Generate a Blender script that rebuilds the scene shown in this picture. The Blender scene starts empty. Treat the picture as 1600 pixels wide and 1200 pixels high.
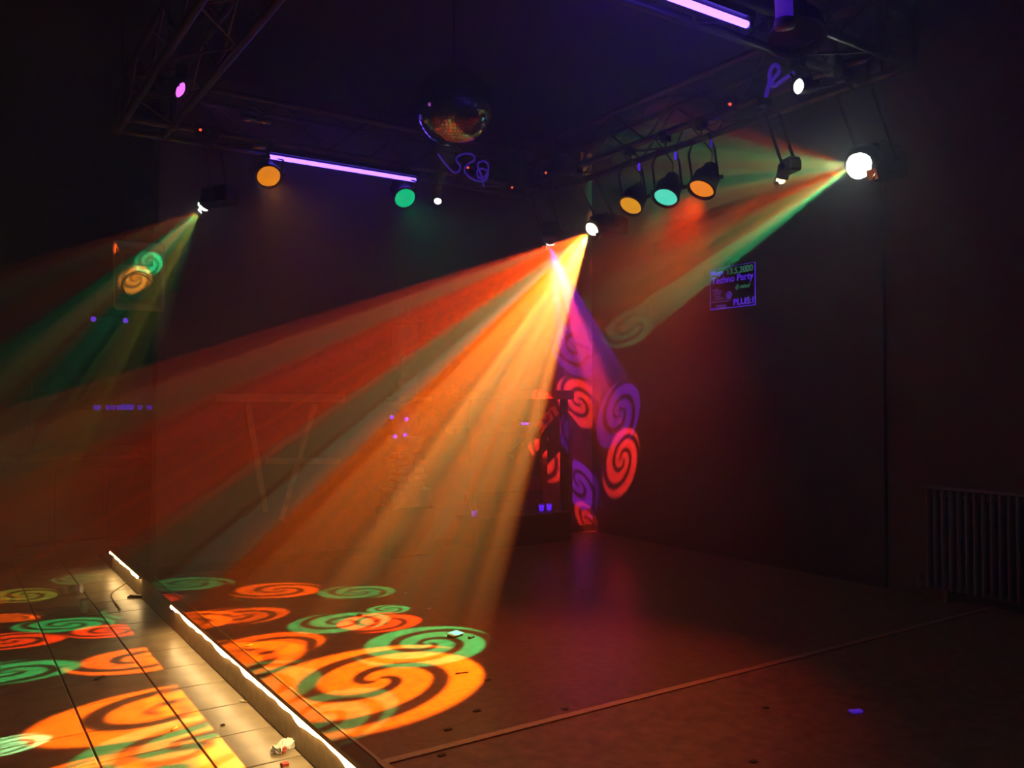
import bpy, bmesh, math, random
from mathutils import Vector, Matrix, Euler
random.seed(7)
S = bpy.context.scene
COL = S.collection
# ------------------------------------------------------------------ camera, world, exposure
F_PX, YAW, PITCH, CAM_H = 1336.0, math.radians(33.67), math.radians(1.29), 1.6
cam_d = bpy.data.cameras.new('camera'); cam = bpy.data.objects.new('camera', cam_d); COL.objects.link(cam)
cam_d.sensor_width = 36; cam_d.lens = F_PX/1600*36; cam_d.clip_start = .02
cam.location = (0, 0, CAM_H); cam.rotation_euler = (math.pi/2+PITCH, 0, -YAW)
S.camera = cam
W = bpy.data.worlds.new('world'); S.world = W; W.use_nodes = True
wn = W.node_tree; wn.nodes.clear()
wo = wn.nodes.new('ShaderNodeOutputWorld'); wb = wn.nodes.new('ShaderNodeBackground')
wb.inputs[0].default_value = (0, 0, 0, 1); wb.inputs[1].default_value = 0
wn.links.new(wb.outputs[0], wo.inputs['Surface'])
HAZE = .085                                                    # stage fog filling the whole club
wv = wn.nodes.new('ShaderNodeVolumeScatter'); wv.inputs['Density'].default_value = HAZE
wv.inputs['Anisotropy'].default_value = .15; wv.inputs['Color'].default_value = (1, 1, 1, 1)
wn.links.new(wv.outputs[0], wo.inputs['Volume'])
wg = wn.nodes.new('ShaderNodeNewGeometry'); wx = wn.nodes.new('ShaderNodeSeparateXYZ'); wm = wn.nodes.new('ShaderNodeMapRange')
wn.links.new(wg.outputs['Position'], wx.inputs[0]); wn.links.new(wx.outputs[2], wm.inputs['Value'])
for k, v in (('From Min', .2), ('From Max', 3.0), ('To Min', HAZE*.10), ('To Max', HAZE*1.6)): wm.inputs[k].default_value = v   # fog thicker up high, shaped so the beams fade towards the floor
wn.links.new(wm.outputs[0], wv.inputs['Density'])
W.cycles.volume_sampling = 'MULTIPLE_IMPORTANCE'; W.cycles.volume_step_size = 2.5; S.cycles.volume_step_rate = 1.0; S.cycles.volume_max_steps = 12
S.view_settings.view_transform = 'Standard'; S.view_settings.look = 'None'
S.view_settings.exposure = 0.0; S.view_settings.gamma = 1.0; S.view_settings.use_curve_mapping = False
S.cycles.use_denoising = True
S.cycles.sample_clamp_indirect = 2.0
S.cycles.max_bounces = 6; S.cycles.diffuse_bounces = 3; S.cycles.volume_bounces = 0
S.cycles.caustics_reflective = False; S.cycles.caustics_refractive = False

# pixel -> room helpers
RC = cam.rotation_euler.to_matrix()
def ray(px, py): return (RC @ Vector(((px-800)/F_PX, -(py-600)/F_PX, -1))).normalized()
def hit(px, py, axis, val):
    d = ray(px, py); o = Vector((0, 0, CAM_H)); i = 'xyz'.index(axis)
    return o + d*((val-o[i])/d[i])
def project(p):
    q = RC.transposed() @ (Vector(p)-Vector((0, 0, CAM_H)))
    return (800+F_PX*q.x/-q.z, 600-F_PX*q.y/-q.z, -q.z)

# ------------------------------------------------------------------ materials
MATS = {}
def mat(name, col, rough=.6, metal=0, noise=.25, scale=12, spec=.5, emit=None, estr=0, bump=.0, coat=0):
    if name in MATS: return MATS[name]
    m = bpy.data.materials.new(name); m.use_nodes = True; n = m.node_tree; b = n.nodes['Principled BSDF']
    b.inputs['Roughness'].default_value = rough; b.inputs['Metallic'].default_value = metal
    b.inputs['Specular IOR Level'].default_value = spec; b.inputs['Coat Weight'].default_value = coat
    t = n.nodes.new('ShaderNodeTexCoord'); x = n.nodes.new('ShaderNodeTexNoise'); r = n.nodes.new('ShaderNodeValToRGB')
    x.inputs['Scale'].default_value = scale; x.inputs['Detail'].default_value = 4
    n.links.new(t.outputs['Object'], x.inputs['Vector']); n.links.new(x.outputs[0], r.inputs[0])
    r.color_ramp.elements[0].position = .3; r.color_ramp.elements[1].position = .7
    r.color_ramp.elements[0].color = (*[c*(1-noise) for c in col], 1)
    r.color_ramp.elements[1].color = (*[min(1, c*(1+noise)) for c in col], 1)
    n.links.new(r.outputs[0], b.inputs['Base Color'])
    if bump:
        bp = n.nodes.new('ShaderNodeBump'); bp.inputs['Strength'].default_value = bump; bp.inputs['Distance'].default_value = .01
        n.links.new(x.outputs[0], bp.inputs['Height']); n.links.new(bp.outputs[0], b.inputs['Normal'])
    if emit:
        b.inputs['Emission Color'].default_value = (*emit, 1); b.inputs['Emission Strength'].default_value = estr
        m.cycles.emission_sampling = 'NONE'
    MATS[name] = m
    return m
def glass(name):
    if name in MATS: return MATS[name]
    m = mat(name, (.8, .85, .85), .08, noise=.05); b = m.node_tree.nodes['Principled BSDF']
    b.inputs['Transmission Weight'].default_value = .35; b.inputs['IOR'].default_value = 1.2
    return m
M_ALU = mat('truss_aluminium', (.11, .11, .12), .4, .7, .15, 30)
M_BLACK = mat('black_metal', (.012, .012, .014), .45, .3, .3, 20)
M_BPLASTIC = mat('black_plastic', (.012, .012, .013), .5)
M_CHROME = mat('chrome', (.75, .75, .78), .12, 1, .05)
M_MIRROR = mat('mirror_glass', (.85, .85, .88), .09, 1, .03)
M_WOOD = mat('dark_wood', (.16, .07, .035), .5, 0, .45, 9, bump=.15)
M_BWOOD = mat('black_wood', (.016, .012, .012), .55, 0, .4, 9)
M_WBACK = mat('back_wall_paint', (.115, .075, .075), .75, 0, .16, 5, bump=.1)
M_WDARK = mat('black_wall_paint', (.028, .018, .02), .55, 0, .25, 4, bump=.1)
M_WRED = mat('warm_wall_paint', (.11, .055, .04), .8, 0, .12, 4, bump=.1)
M_WGEN = mat('club_wall_paint', (.03, .025, .03), .8, 0, .2, 4)
M_CEIL = mat('ceiling_paint', (.025, .025, .04), .85, 0, .15, 3)
M_FLOOR = mat('dance_floor_lino', (.20, .125, .075), .32, 0, .3, 22, bump=.03)
M_FLOOR2 = mat('worn_lino', (.23, .145, .09), .42, 0, .4, 16, bump=.05)
M_TILE = mat('stone_tile', (.34, .27, .17), .33, 0, .28, 7, bump=.04)
M_GROUT = mat('tile_grout', (.05, .035, .02), .9)
M_RISER = mat('riser_board', (.17, .115, .06), .6, 0, .4, 18)
M_NOSE = mat('nosing_board', (.07, .045, .025), .5, 0, .3, 18)
M_TRIM = mat('brass_trim', (.62, .45, .30), .4, .5, .15, 40)
M_STONE = mat('carved_stone', (.33, .27, .2), .85, 0, .3, 14, bump=.3)
M_PAPER = mat('white_paper', (.85, .85, .82), .7, 0, .05)
M_RED = mat('red_print', (.6, .05, .03), .6)
M_DARKBIT = mat('dark_litter', (.02, .014, .01), .7)
M_BUTT = mat('cigarette_filter', (.6, .36, .16), .8)
M_RADI = mat('radiator_enamel', (.20, .17, .2), .5, 0, .1, 8)
M_TIMBER = mat('pale_timber', (.42, .26, .15), .6, 0, .3, 10)
M_GLASS = glass('clear_plastic')
UVC = (.10, .015, 1.0)
M_TUBE = mat('violet_tube', (.3, .1, .6), .3, emit=(.13, .06, 1.0), estr=14); M_TUBE.cycles.emission_sampling = 'AUTO'
M_ROPE = mat('rope_light', (.9, .8, .6), .4, emit=(1.0, .66, .26), estr=22); M_ROPE.cycles.emission_sampling = 'AUTO'
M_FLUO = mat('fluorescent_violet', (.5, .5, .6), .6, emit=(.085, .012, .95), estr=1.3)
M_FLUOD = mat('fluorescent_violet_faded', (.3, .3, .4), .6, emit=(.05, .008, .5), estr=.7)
M_FLUOG = mat('fluorescent_green', (.2, .5, .25), .6, emit=(.02, .17, .10), estr=1.3)
M_INK = mat('poster_ink', (.012, .006, .03), .6)
M_LEDR = mat('red_led', (.5, .02, .01), .4, emit=(1, .09, .03), estr=2.2)
M_LEDV = mat('violet_led', (.3, .1, .5), .4, emit=(.2, .04, 1), estr=1.4)

# ------------------------------------------------------------------ mesh helpers
def mk(bm, name, smooth=False):
    me = bpy.data.meshes.new(name); bmesh.ops.recalc_face_normals(bm, faces=bm.faces); bm.to_mesh(me); bm.free()
    if smooth:
        for p in me.polygons: p.use_smooth = True
    return me
def box(bm, c, s, rot=None, bev=0):
    r = bmesh.ops.create_cube(bm, size=1); vs = r['verts']
    bmesh.ops.scale(bm, vec=s, verts=vs)
    if bev: 
        es = list({e for v in vs for e in v.link_edges})
        vs = list({v for f in bmesh.ops.bevel(bm, geom=es, offset=bev, segments=1, affect='EDGES')['faces'] for v in f.verts} | {v for v in vs if v.is_valid})
    if rot is not None: bmesh.ops.transform(bm, matrix=rot.to_4x4(), verts=vs)
    bmesh.ops.translate(bm, vec=c, verts=vs); return vs
def rod(bm, a, b, r, seg=8, r2=None, caps=True):
    a, b = Vector(a), Vector(b); d = b-a
    q = bmesh.ops.create_cone(bm, cap_ends=caps, segments=seg, radius1=r, radius2=r if r2 is None else r2, depth=d.length)
    bmesh.ops.transform(bm, matrix=Matrix.Translation((a+b)/2) @ d.to_track_quat('Z', 'Y').to_matrix().to_4x4(), verts=q['verts'])
def lathe(bm, prof, seg=20, M=None):
    rings = []
    for r, z in prof:
        rings.append([bm.verts.new((r*math.cos(2*math.pi*k/seg), r*math.sin(2*math.pi*k/seg), z)) for k in range(seg)] if r > 1e-6 else [bm.verts.new((0, 0, z))])
    for A, B in zip(rings, rings[1:]):
        for k in range(seg):
            j = (k+1) % seg
            if len(A) == 1 and len(B) == 1: continue
            if len(A) == 1: bm.faces.new((A[0], B[k], B[j]))
            elif len(B) == 1: bm.faces.new((A[k], A[j], B[0]))
            else: bm.faces.new((A[k], A[j], B[j], B[k]))
    if M is not None: bmesh.ops.transform(bm, matrix=M, verts=[v for R in rings for v in R])
def tube(bm, pts, r, seg=6):
    pts = [Vector(p) for p in pts]; rings = []
    for i, p in enumerate(pts):
        t = (pts[min(i+1, len(pts)-1)]-pts[max(i-1, 0)]).normalized()
        q = t.to_track_quat('Z', 'Y'); rr = r[i] if isinstance(r, list) else r
        rings.append([bm.verts.new(p + q @ Vector((rr*math.cos(2*math.pi*k/seg), rr*math.sin(2*math.pi*k/seg), 0))) for k in range(seg)])
    for A, B in zip(rings, rings[1:]):
        for k in range(seg): bm.faces.new((A[k], A[(k+1) % seg], B[(k+1) % seg], B[k]))
    bm.faces.new(rings[0][::-1]); bm.faces.new(rings[-1])
def link(name, me, m, parent=None, loc=None, rot=None):
    o = bpy.data.objects.new(name, me); COL.objects.link(o)
    if m is not None and me is not None and not me.materials: me.materials.append(m)
    if parent: o.parent = parent
    if loc is not None: o.location = loc
    if rot is not None: o.rotation_euler = rot
    return o
def part(name, fn, m, parent=None, smooth=False, **k):
    bm = bmesh.new(); fn(bm); return link(name, mk(bm, name, smooth), m, parent, **k)
def tag(o, label, cat, group=None):
    o['label'] = label; o['category'] = cat
    if group: o['group'] = group
    return o
def thing(name, label, cat, loc=(0, 0, 0), rot=(0, 0, 0), group=None):
    o = bpy.data.objects.new(name, None); COL.objects.link(o); o.empty_display_size = .1
    o.location = loc; o.rotation_euler = rot; return tag(o, label, cat, group)
def struct(name, fn, m, parent=None):
    o = part(name, fn, m, parent)
    if parent is None: o['kind'] = 'structure'
    return o
def B(lo, hi):                                                # box from two corners
    lo, hi = Vector(lo), Vector(hi)
    return lambda bm: box(bm, (lo+hi)/2, hi-lo)

# ------------------------------------------------------------------ gobo spot lights
def gobo_nodes(L, half, turns, seed, swirl=True, leak=.02, edge=.10):
    L.use_nodes = True; n = L.node_tree; n.nodes.clear(); k = n.links.new
    def nd(t, op=None, **kw):
        x = n.nodes.new(t)
        if op: x.operation = op
        return x
    def ma(op, a, b=None, c=None):
        x = nd('ShaderNodeMath', op)
        for i, v in enumerate((a, b, c)):
            if v is None: continue
            if isinstance(v, (int, float)): x.inputs[i].default_value = v
            else: k(v, x.inputs[i])
        return x.outputs[0]
    out = nd('ShaderNodeOutputLight'); em = nd('ShaderNodeEmission'); k(em.outputs[0], out.inputs[0])
    tc = nd('ShaderNodeTexCoord'); sp = nd('ShaderNodeSeparateXYZ'); k(tc.outputs['Normal'], sp.inputs[0])
    a = ma('DIVIDE', sp.outputs[0], sp.outputs[2]); b = ma('DIVIDE', sp.outputs[1], sp.outputs[2])
    r = ma('DIVIDE', ma('SQRT', ma('ADD', ma('MULTIPLY', a, a), ma('MULTIPLY', b, b))), math.tan(half))
    th = ma('ARCTAN2', b, a)
    ph = ma('ADD', th, ma('MULTIPLY', ma('POWER', r, .75), turns*2*math.pi))
    s = ma('ABSOLUTE', ma('SINE', ma('ADD', ph, seed)))
    mr = nd('ShaderNodeMapRange'); mr.interpolation_type = 'SMOOTHSTEP'
    k(s, mr.inputs['Value']); mr.inputs['From Min'].default_value = .36; mr.inputs['From Max'].default_value = .70
    mr.inputs['To Min'].default_value = leak; mr.inputs['To Max'].default_value = 1
    er = nd('ShaderNodeMapRange'); er.interpolation_type = 'SMOOTHSTEP'; k(r, er.inputs['Value'])
    er.inputs['From Min'].default_value = 1-edge; er.inputs['From Max'].default_value = 1.0
    er.inputs['To Min'].default_value = 1; er.inputs['To Max'].default_value = 0
    k(ma('MULTIPLY', mr.outputs[0], er.outputs[0]), em.inputs['Strength'])
def beam(src, tgt, half, color, power, turns=.95, swirl=True, leak=.02, soft=.012, edge=.1, blend=.08):
    L = bpy.data.lights.new('beam', 'SPOT'); L.spot_size = 2*half; L.spot_blend = blend; L.shadow_soft_size = soft
    L.color = color; L.energy = power
    if swirl: gobo_nodes(L, half, turns, random.uniform(0, 6.28), leak=leak, edge=edge)
    o = bpy.data.objects.new('beam', L); COL.objects.link(o)
    o.location = src; d = Vector(tgt)-Vector(src); o.rotation_euler = d.to_track_quat('-Z', 'Y').to_euler()
    return o
def ang(src, a, b): return (Vector(a)-Vector(src)).angle(Vector(b)-Vector(src))
ORANGE, GREEN, RED, VIOLET = (1, .115, .0005), (.012, .50, .15), (1, .03, .02), (.28, .02, 1)

# ------------------------------------------------------------------ room shell
PX, PZ, BY, RX = 1.385, .21, 7.32, 5.97                       # platform edge and height, back wall, right wall
LX, NY, FY, CZ = -4.6, -2.6, 12.2, 4.35
fl = struct('floor', B((LX, NY, -.12), (RX+.3, FY, -.006)), M_GROUT)
T = .42; bm = bmesh.new(); box(bm, (0, 0, -.012), (T-.008, T-.008, .024), bev=.003); tile_me = mk(bm, 'tile')
bm = bmesh.new(); box(bm, (0, 0, -.012), (PX-1.02-.008, T-.008, .024), bev=.003); tile_cut = mk(bm, 'tile_cut')
rest = bmesh.new(); nt = 0
for i in range(-1, 14):
    for j in range(-14, 28):
        y = 2.75+j*T; x = (PX+1.02)/2 if i == -1 else 1.02-T/2-i*T
        if y > FY-.2 or y < NY+.2 or x < LX+.2: continue
        p = project((x, y, 0)) if (Vector((x, y, 0)).dot(Vector((.5545, .832, 0))) > .3) else (-999, 0, 1)
        if -140 < p[0] < 1650 and p[1] < 1290 and p[2] > 1 and nt < 290:
            o = link('tile', tile_cut if i == -1 else tile_me, M_TILE, fl, loc=(x, y, random.uniform(-.0012, .0004))); nt += 1
        else: box(rest, (x, y, -.012), ((PX-1.02 if i == -1 else T)-.008, T-.008, .024))
o = link('tile_field', mk(rest, 'tile_field'), M_TILE, fl); o['kind'] = 'stuff'
plat = struct('floor_platform', B((PX, NY, 0), (RX+.1, BY+.1, PZ-.004)), M_RISER)
struct('dance_floor_covering', B((PX+.05, 3.07, PZ-.004), (RX, BY, PZ)), M_FLOOR, plat)
struct('worn_floor_covering', B((PX+.06, NY, PZ-.004), (RX, 3.03, PZ)), M_FLOOR2, plat)
struct('rear_platform', B((PX, BY+.1, 0), (3.4, 9.05, PZ)), M_RISER, plat)
struct('nosing_board', B((PX-.035, NY, PZ-.022), (PX+.05, 9.05, PZ+.001)), M_NOSE, plat)
tr = struct('trim_1', B((PX+.03, 3.03, PZ-.002), (RX, 3.07, PZ+.006)), M_TRIM)
tr2 = struct('trim_2', B((PX+.03, NY, PZ-.002), (PX+.062, 3.03, PZ+.006)), M_TRIM)
tr3 = struct('trim_3', B((PX+.038, 3.07, PZ-.002), (PX+.052, BY, PZ+.004)), mat('aluminium_angle', (.5, .48, .42), .3, .8, .1))
struct('wall_back', B((1.44, BY, 0), (RX+.2, BY+.2, CZ)), M_WBACK)
struct('wall_right', B((RX, NY, 0), (RX+.2, BY+.2, CZ)), M_WRED)
struct('wall_right_panel', B((RX-.035, 3.83, PZ), (RX, BY, CZ)), M_WDARK)
struct('wall_left', B((LX-.2, NY, 0), (LX, FY, CZ)), M_WGEN)
struct('wall_far', B((LX, FY, 0), (RX+.2, FY+.2, CZ)), M_WGEN)
struct('wall_near', B((LX, NY-.2, 0), (RX+.2, NY, CZ)), M_WGEN)
struct('ceiling', B((LX-.2, NY-.2, CZ), (RX+.2, FY+.2, CZ+.15)), M_CEIL)
struct('baseboard_right', B((RX-.05, 3.83, PZ), (RX-.035, BY, PZ+.07)), M_BWOOD)
struct('baseboard_back', B((1.46, BY-.015, PZ), (RX-.05, BY, PZ+.07)), M_BWOOD)
# half-timber bracing on the back wall
tf = struct('trim_4', lambda bm: box(bm, Vector(hit(440, 622, 'y', BY))+Vector((0, -.015, 0)), (1.15, .03, .07)), M_TIMBER)
def wall_beam(a, b, w=.05):
    A, Bq = hit(*a, 'y', BY), hit(*b, 'y', BY); d = Bq-A
    def f(bm):
        vs = box(bm, (0, 0, 0), (d.length, .024, w), Matrix.Rotation(-math.atan2(d.z, d.x), 3, 'Y')); bmesh.ops.translate(bm, vec=(A+Bq)/2+Vector((0, -.013, 0)), verts=vs)
    part('timber_beam', f, M_TIMBER, tf)
for a, b in (((386, 630), (414, 800)), ((491, 632), (438, 812)), ((412, 720), (530, 720))): wall_beam(a, b)

# ------------------------------------------------------------------ rope lights on the riser
def rope(y0, y1, label):
    n = max(8, int((y1-y0)/.045)); pts = []; rs = []
    for i in range(n+1):
        y = y0+(y1-y0)*i/n
        pts.append((PX-.016+.003*math.sin(y*23), y, PZ-.040+.007*math.sin(y*9.5)+.004*math.sin(y*31))); rs.append(.017+.003*math.sin(y*14))
    o = thing('rope_light', label, 'rope light', (PX, (y0+y1)/2, PZ-.04), group='rope lights along the platform step')
    t = part('light_tube', lambda bm: tube(bm, [Vector(p)-o.location for p in pts], rs, 6), M_ROPE, o, True)
    for yy in (y0, y1): part('end_cap', lambda bm: rod(bm, (-.016, yy-o.location.y-.012, 0), (-.016, yy-o.location.y+.012, 0), .013), M_BPLASTIC, o)
    for q in range(int((y1-y0)/.5)):
        yy = y0+.25+.5*q-o.location.y
        part('clip', lambda bm: box(bm, (-.004, yy, .004), (.008, .012, .03)), M_BPLASTIC, o)
yA = hit(222, 905, 'x', PX).y; yB = hit(273, 946, 'x', PX).y
rope(yA, 9.0, 'short length of warm white rope light behind the end of the back wall')
rope(1.2, yB, 'long warm white rope light on the step edge beside the dance floor')

# ------------------------------------------------------------------ truss rig
TZ, TH = 3.575, .145; TX0, TX1, TY0, TY1 = 1.1, 4.2, 2.76, 6.05
bm = bmesh.new(); rod(bm, (0, -.5, 0), (0, .5, 0), .5, 8); unit_rod = mk(bm, 'unit_rod', True)
def strut(name, a, b, r, parent):
    a, b = Vector(a), Vector(b); d = b-a
    o = link(name, unit_rod, M_ALU, parent); o.location = (a+b)/2; o.rotation_mode = 'QUATERNION'
    o.rotation_quaternion = d.to_track_quat('Y', 'Z'); o.scale = (2*r, d.length, 2*r); return o
def truss(label, a, b):
    a, b = Vector(a), Vector(b); d = b-a; n = d.normalized(); s = Vector((-n.y, n.x, 0)); u = Vector((0, 0, 1)); L = d.length
    o = thing('truss', label, 'truss', a, group='square lighting truss')
    C = [(s*p+u*q)*TH for p, q in ((1, 1), (1, -1), (-1, -1), (-1, 1))]
    for c in C: strut('chord', c, c+n*L, .025, o)
    N = round(L/.36)
    for f in range(4):
        c0, c1 = C[f], C[(f+1) % 4]
        for i in range(N):
            p, q = (c0, c1) if i % 2 else (c1, c0)
            strut('brace', p+n*(L*i/N), q+n*(L*(i+1)/N), .008, o)
    return o
e = TH+.03
truss('silver box truss parallel to the back wall, carrying the lit violet tube', (TX0+e, TY1, TZ), (TX1-e, TY1, TZ))
truss('silver box truss along the black wall, carrying yellow, cyan and orange lamps', (TX1, TY0+e, TZ), (TX1, TY1-e, TZ))
truss('silver box truss above the tiled walkway, meeting the purple pin spot', (TX0, TY0+e, TZ), (TX0, TY1-e, TZ))
truss('silver box truss high over the front of the dance floor', (TX0+e, TY0, TZ), (TX1-e, TY0, TZ))
def corner(x, y, label):
    o = thing('truss_corner', label, 'truss corner', (x, y, TZ), group='truss corner blocks')
    def f(bm):
        for i in range(3):
            for p in (-1, 1):
                for q in (-1, 1):
                    v = [0, 0, 0]; w = [0, 0, 0]; a, b = [k for k in range(3) if k != i]
                    v[a] = w[a] = p*TH; v[b] = w[b] = q*TH; v[i] = -e; w[i] = e
                    rod(bm, v, w, .026, 8)
    part('corner_frame', f, M_ALU, o, True)
    for sx in (-1, 1): part('hanger_rod', lambda bm: rod(bm, (sx*TH, 0, TH), (sx*TH, 0, CZ-TZ), .008, 6), M_BLACK, o)
corner(TX0, TY1, 'truss corner block beside the purple pin spot')
corner(TX1, TY1, 'truss corner block nearest the corner of the back and black walls')
corner(TX1, TY0, 'truss corner block above the brightest scanner')
corner(TX0, TY0, 'truss corner block over the walkway at the front')

def aim_rot(d): return Vector(d).to_track_quat('-Z', 'Y')
ZB = TZ-TH-.025                                               # underside of the truss
def clamp(o, top, x=0, y=0):                                 # hook clamp from local z=0 up to the chord
    part('clamp', lambda bm: (box(bm, (x, y, top-.02), (.05, .06, .07)), rod(bm, (x, y, top-.05), (x, y, top-.11), .007, 6)), M_BLACK, o)

def lamp_can(name, label, cat, loc, aim, rad, length, lens_mat, group, chord_dx=0, chord_dy=0, tagm=None, dome=.02):
    o = thing(name, label, cat, loc, group=group); loc = Vector(loc)
    q = aim_rot(Vector(aim)-loc); R4 = q.to_matrix().to_4x4(); top = ZB-loc.z+.02
    def can(bm): lathe(bm, [(rad*.97, 0), (rad*1.06, 0), (rad*1.06, .03), (rad, .035), (rad, length*.55), (rad*.62, length*.8), (rad*.58, length), (0, length)], 20, R4)
    c = part('can', can, M_BLACK, o, True)
    part('lens', lambda bm: lathe(bm, [(rad*.95, .012), (rad*.8, .006), (rad*.4, .012-dome), (0, .012-dome*1.1)], 20, R4), lens_mat, o, True)
    part('gel_frame', lambda bm: lathe(bm, [(rad*.95, -.004), (rad*1.12, -.004), (rad*1.12, .006), (rad*.95, .006)], 20, R4), M_BPLASTIC, c)
    bx = q @ Vector((1, 0, 0)); bx.z = 0; bx = bx.normalized() if bx.length > .1 else Vector((1, 0, 0)); w = rad*1.16
    mid = q @ Vector((0, 0, length*.4))
    def yoke(bm): tube(bm, [mid+bx*w, Vector((bx.x*w, bx.y*w, top*.55))+Vector((chord_dx, chord_dy, 0))*.4, Vector((chord_dx, chord_dy, top-.1))+bx*w*.55, Vector((chord_dx, chord_dy, top-.1))-bx*w*.55, Vector((-bx.x*w, -bx.y*w, top*.55))+Vector((chord_dx, chord_dy, 0))*.4, mid-bx*w], .008, 6)
    part('yoke', yoke, M_BLACK, o)
    for sg in (-1, 1): part('knob', lambda bm: rod(bm, mid+bx*sg*w*.96, mid+bx*sg*(w+.03), .014, 8), M_BPLASTIC, o)
    clamp(o, top, chord_dx, chord_dy)
    part('cable', lambda bm: tube(bm, [q @ Vector((0, 0, length)), q @ Vector((0, .02, length+.05))+Vector((0, 0, .05)), Vector((chord_dx, chord_dy, top-.03))+bx*.07, Vector((chord_dx, chord_dy, top+.01))+bx*.12], .005, 5), M_BPLASTIC, o)
    if tagm: part('maker_tag', lambda bm: box(bm, Vector((chord_dx, chord_dy, top*.62))-bx*w*.75+Vector((-.012, -.012, 0)), (.012, .012, .05)), tagm, o)
    return o
def lens(name, e, s): return mat(name, tuple(min(1, c) for c in e), .25, emit=e, estr=s)
G = 'coloured par lamps on the truss'
def par(px, py, axis, val, label, lm, col, power, aim, tagm=None, cone=28, rad=.085):
    p = hit(px, py, axis, val); 
    o = lamp_can('par_lamp', label, 'par lamp', p, aim, rad, .2, lm, G, tagm=tagm)
    d = (Vector(aim)-p).normalized(); beam(p+d*.03, aim, math.radians(cone), col, power, swirl=False, soft=.05, blend=1)
XA = TX1-TH; YA = TY1-TH
par(420, 276, 'y', YA, 'round orange par lamp hanging below one end of the violet tube', lens('orange_gel', (1, .30, .012), 1.25), (1, .3, .01), 20, (1.6, 3.2, .9))
par(633, 310, 'y', YA, 'round green par lamp hanging below the other end of the violet tube', lens('green_gel', (.0, .78, .30), 1.1), (0, .8, .3), 14, (2.5, 3.0, .9))
par(985, 322, 'x', XA, 'amber yellow par lamp, first of three along the black wall truss', lens('amber_gel', (1, .42, .01), 1.1), (1, .12, .01), 20, (2.0, 4.0, .4), M_FLUO)
par(1040, 309, 'x', XA, 'cyan par lamp between the yellow and orange ones', lens('cyan_gel', (.10, 1, .72), 1.15), (.01, .8, .2), 28, (2.5, 3.6, .6), M_FLUO)
par(1096, 296, 'x', XA, 'orange par lamp next to the cyan one on the black wall truss', lens('deep_orange_gel', (1, .27, .008), 1.3), (1, .05, .0), 240, (2.2, 3.6, .2), M_FLUOD, cone=36)

BALL = hit(709, 166, 'y', 4.55)
# pin spots aimed at the mirror ball
GP = 'pin spots aimed at the mirror ball'
def pin(px, py, axis, val, label, lm, col, power, rad, aim=BALL):
    p = hit(px, py, axis, val); ch = Vector((0, 0, 0))
    lamp_can('pin_spot', label, 'pin spot', p, aim, rad, .15, lm, GP)
    d = (Vector(aim)-p).normalized(); beam(p+d*.03, aim, math.radians(4.0), col, power, swirl=False, soft=.02, blend=.3)
pin(283, 141, 'z', 3.31, 'purple pin spot glowing at the truss corner over the walkway', lens('purple_lens', (.75, .16, 1), 2.2), (.7, .1, 1), 20, .048, (2.4, 3.6, 2.3))
pin(684, 314, 'y', YA, 'small white pin spot beside the green par lamp', lens('white_lens', (1, 1, .95), 3), (1, .9, .4), 25, .032)
pin(1247, 135, 'z', 3.27, 'white pin spot below the large dark lamp at the truss corner', lens('cool_lens', (.9, .95, 1), 4), (.9, .95, 1), 8, .042, (1.2, 3.0, 2.8))

# ------------------------------------------------------------------ scanners
GS = 'moonflower scanners hung from the truss'
def scanner(label, loc, aim, lm, chord, size=1.0, lens_r=.045, mirror=True):
    loc = Vector(loc); o = thing('scanner', label, 'scanner', loc, group=GS)
    q = aim_rot(Vector(aim)-loc); d = (Vector(aim)-loc).normalized(); h = Vector((d.x, d.y, 0)).normalized()
    yaw = math.atan2(h.y, h.x); R = Matrix.Rotation(yaw, 3, 'Z'); top = ZB-loc.z+.02
    cen = -h*.17*size+Vector((0, 0, .05))
    bd = part('body', lambda bm: box(bm, cen, (.26*size, .15*size, .13*size), R, .012), M_BLACK, o)
    for i in range(5):
        part('cooling_fin', lambda bm: box(bm, cen+R @ Vector((-.09*size+.04*size*i, 0, .07*size)), (.006, .13*size, .018), R), M_BLACK, bd)
    part('lens_barrel', lambda bm: rod(bm, cen+h*.10*size, -d*.012, lens_r*1.25, 14), M_BPLASTIC, o, True)
    part('lens', lambda bm: lathe(bm, [(lens_r, 0), (lens_r*.9, -.012), (lens_r*.5, -.022), (0, -.026)], 16, q.to_matrix().to_4x4()), lm, o, True)
    sd = R @ Vector((0, 1, 0)); w = .085*size
    cx = Vector((chord[0]-loc.x, chord[1]-loc.y, 0))
    part('yoke', lambda bm: tube(bm, [cen+sd*w, cen*.3+cx*.7+sd*w+Vector((0, 0, top-.11)), cen*.3+cx*.7-sd*w+Vector((0, 0, top-.11)), cen-sd*w], .009, 6), M_BLACK, o)
    part('clamp', lambda bm: (rod(bm, cen*.3+cx*.7+Vector((0, 0, top-.12)), cx+Vector((0, 0, top-.03)), .009, 6), box(bm, cx+Vector((0, 0, top-.02)), (.06, .06, .07))), M_BLACK, o)
    if mirror:
        mc = sd*.06*size+Vector((0, 0, -.055*size))-h*.01
        part('mirror_arm', lambda bm: tube(bm, [cen+sd*.06*size+h*.1*size, mc+sd*.02, mc-Vector((0, 0, .03))], .005, 5), M_CHROME, o)
        part('mirror', lambda bm: box(bm, mc, (.006, .05*size, .05*size), R @ Matrix.Rotation(.5, 3, 'Y'), .001), M_MIRROR, o)
    for sg in (-1, 1): part('knob', lambda bm: rod(bm, cen+sd*sg*.075*size, cen+sd*sg*.11*size, .016, 8), M_BPLASTIC, o)
    return loc+d*.05
Z0 = PZ
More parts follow.
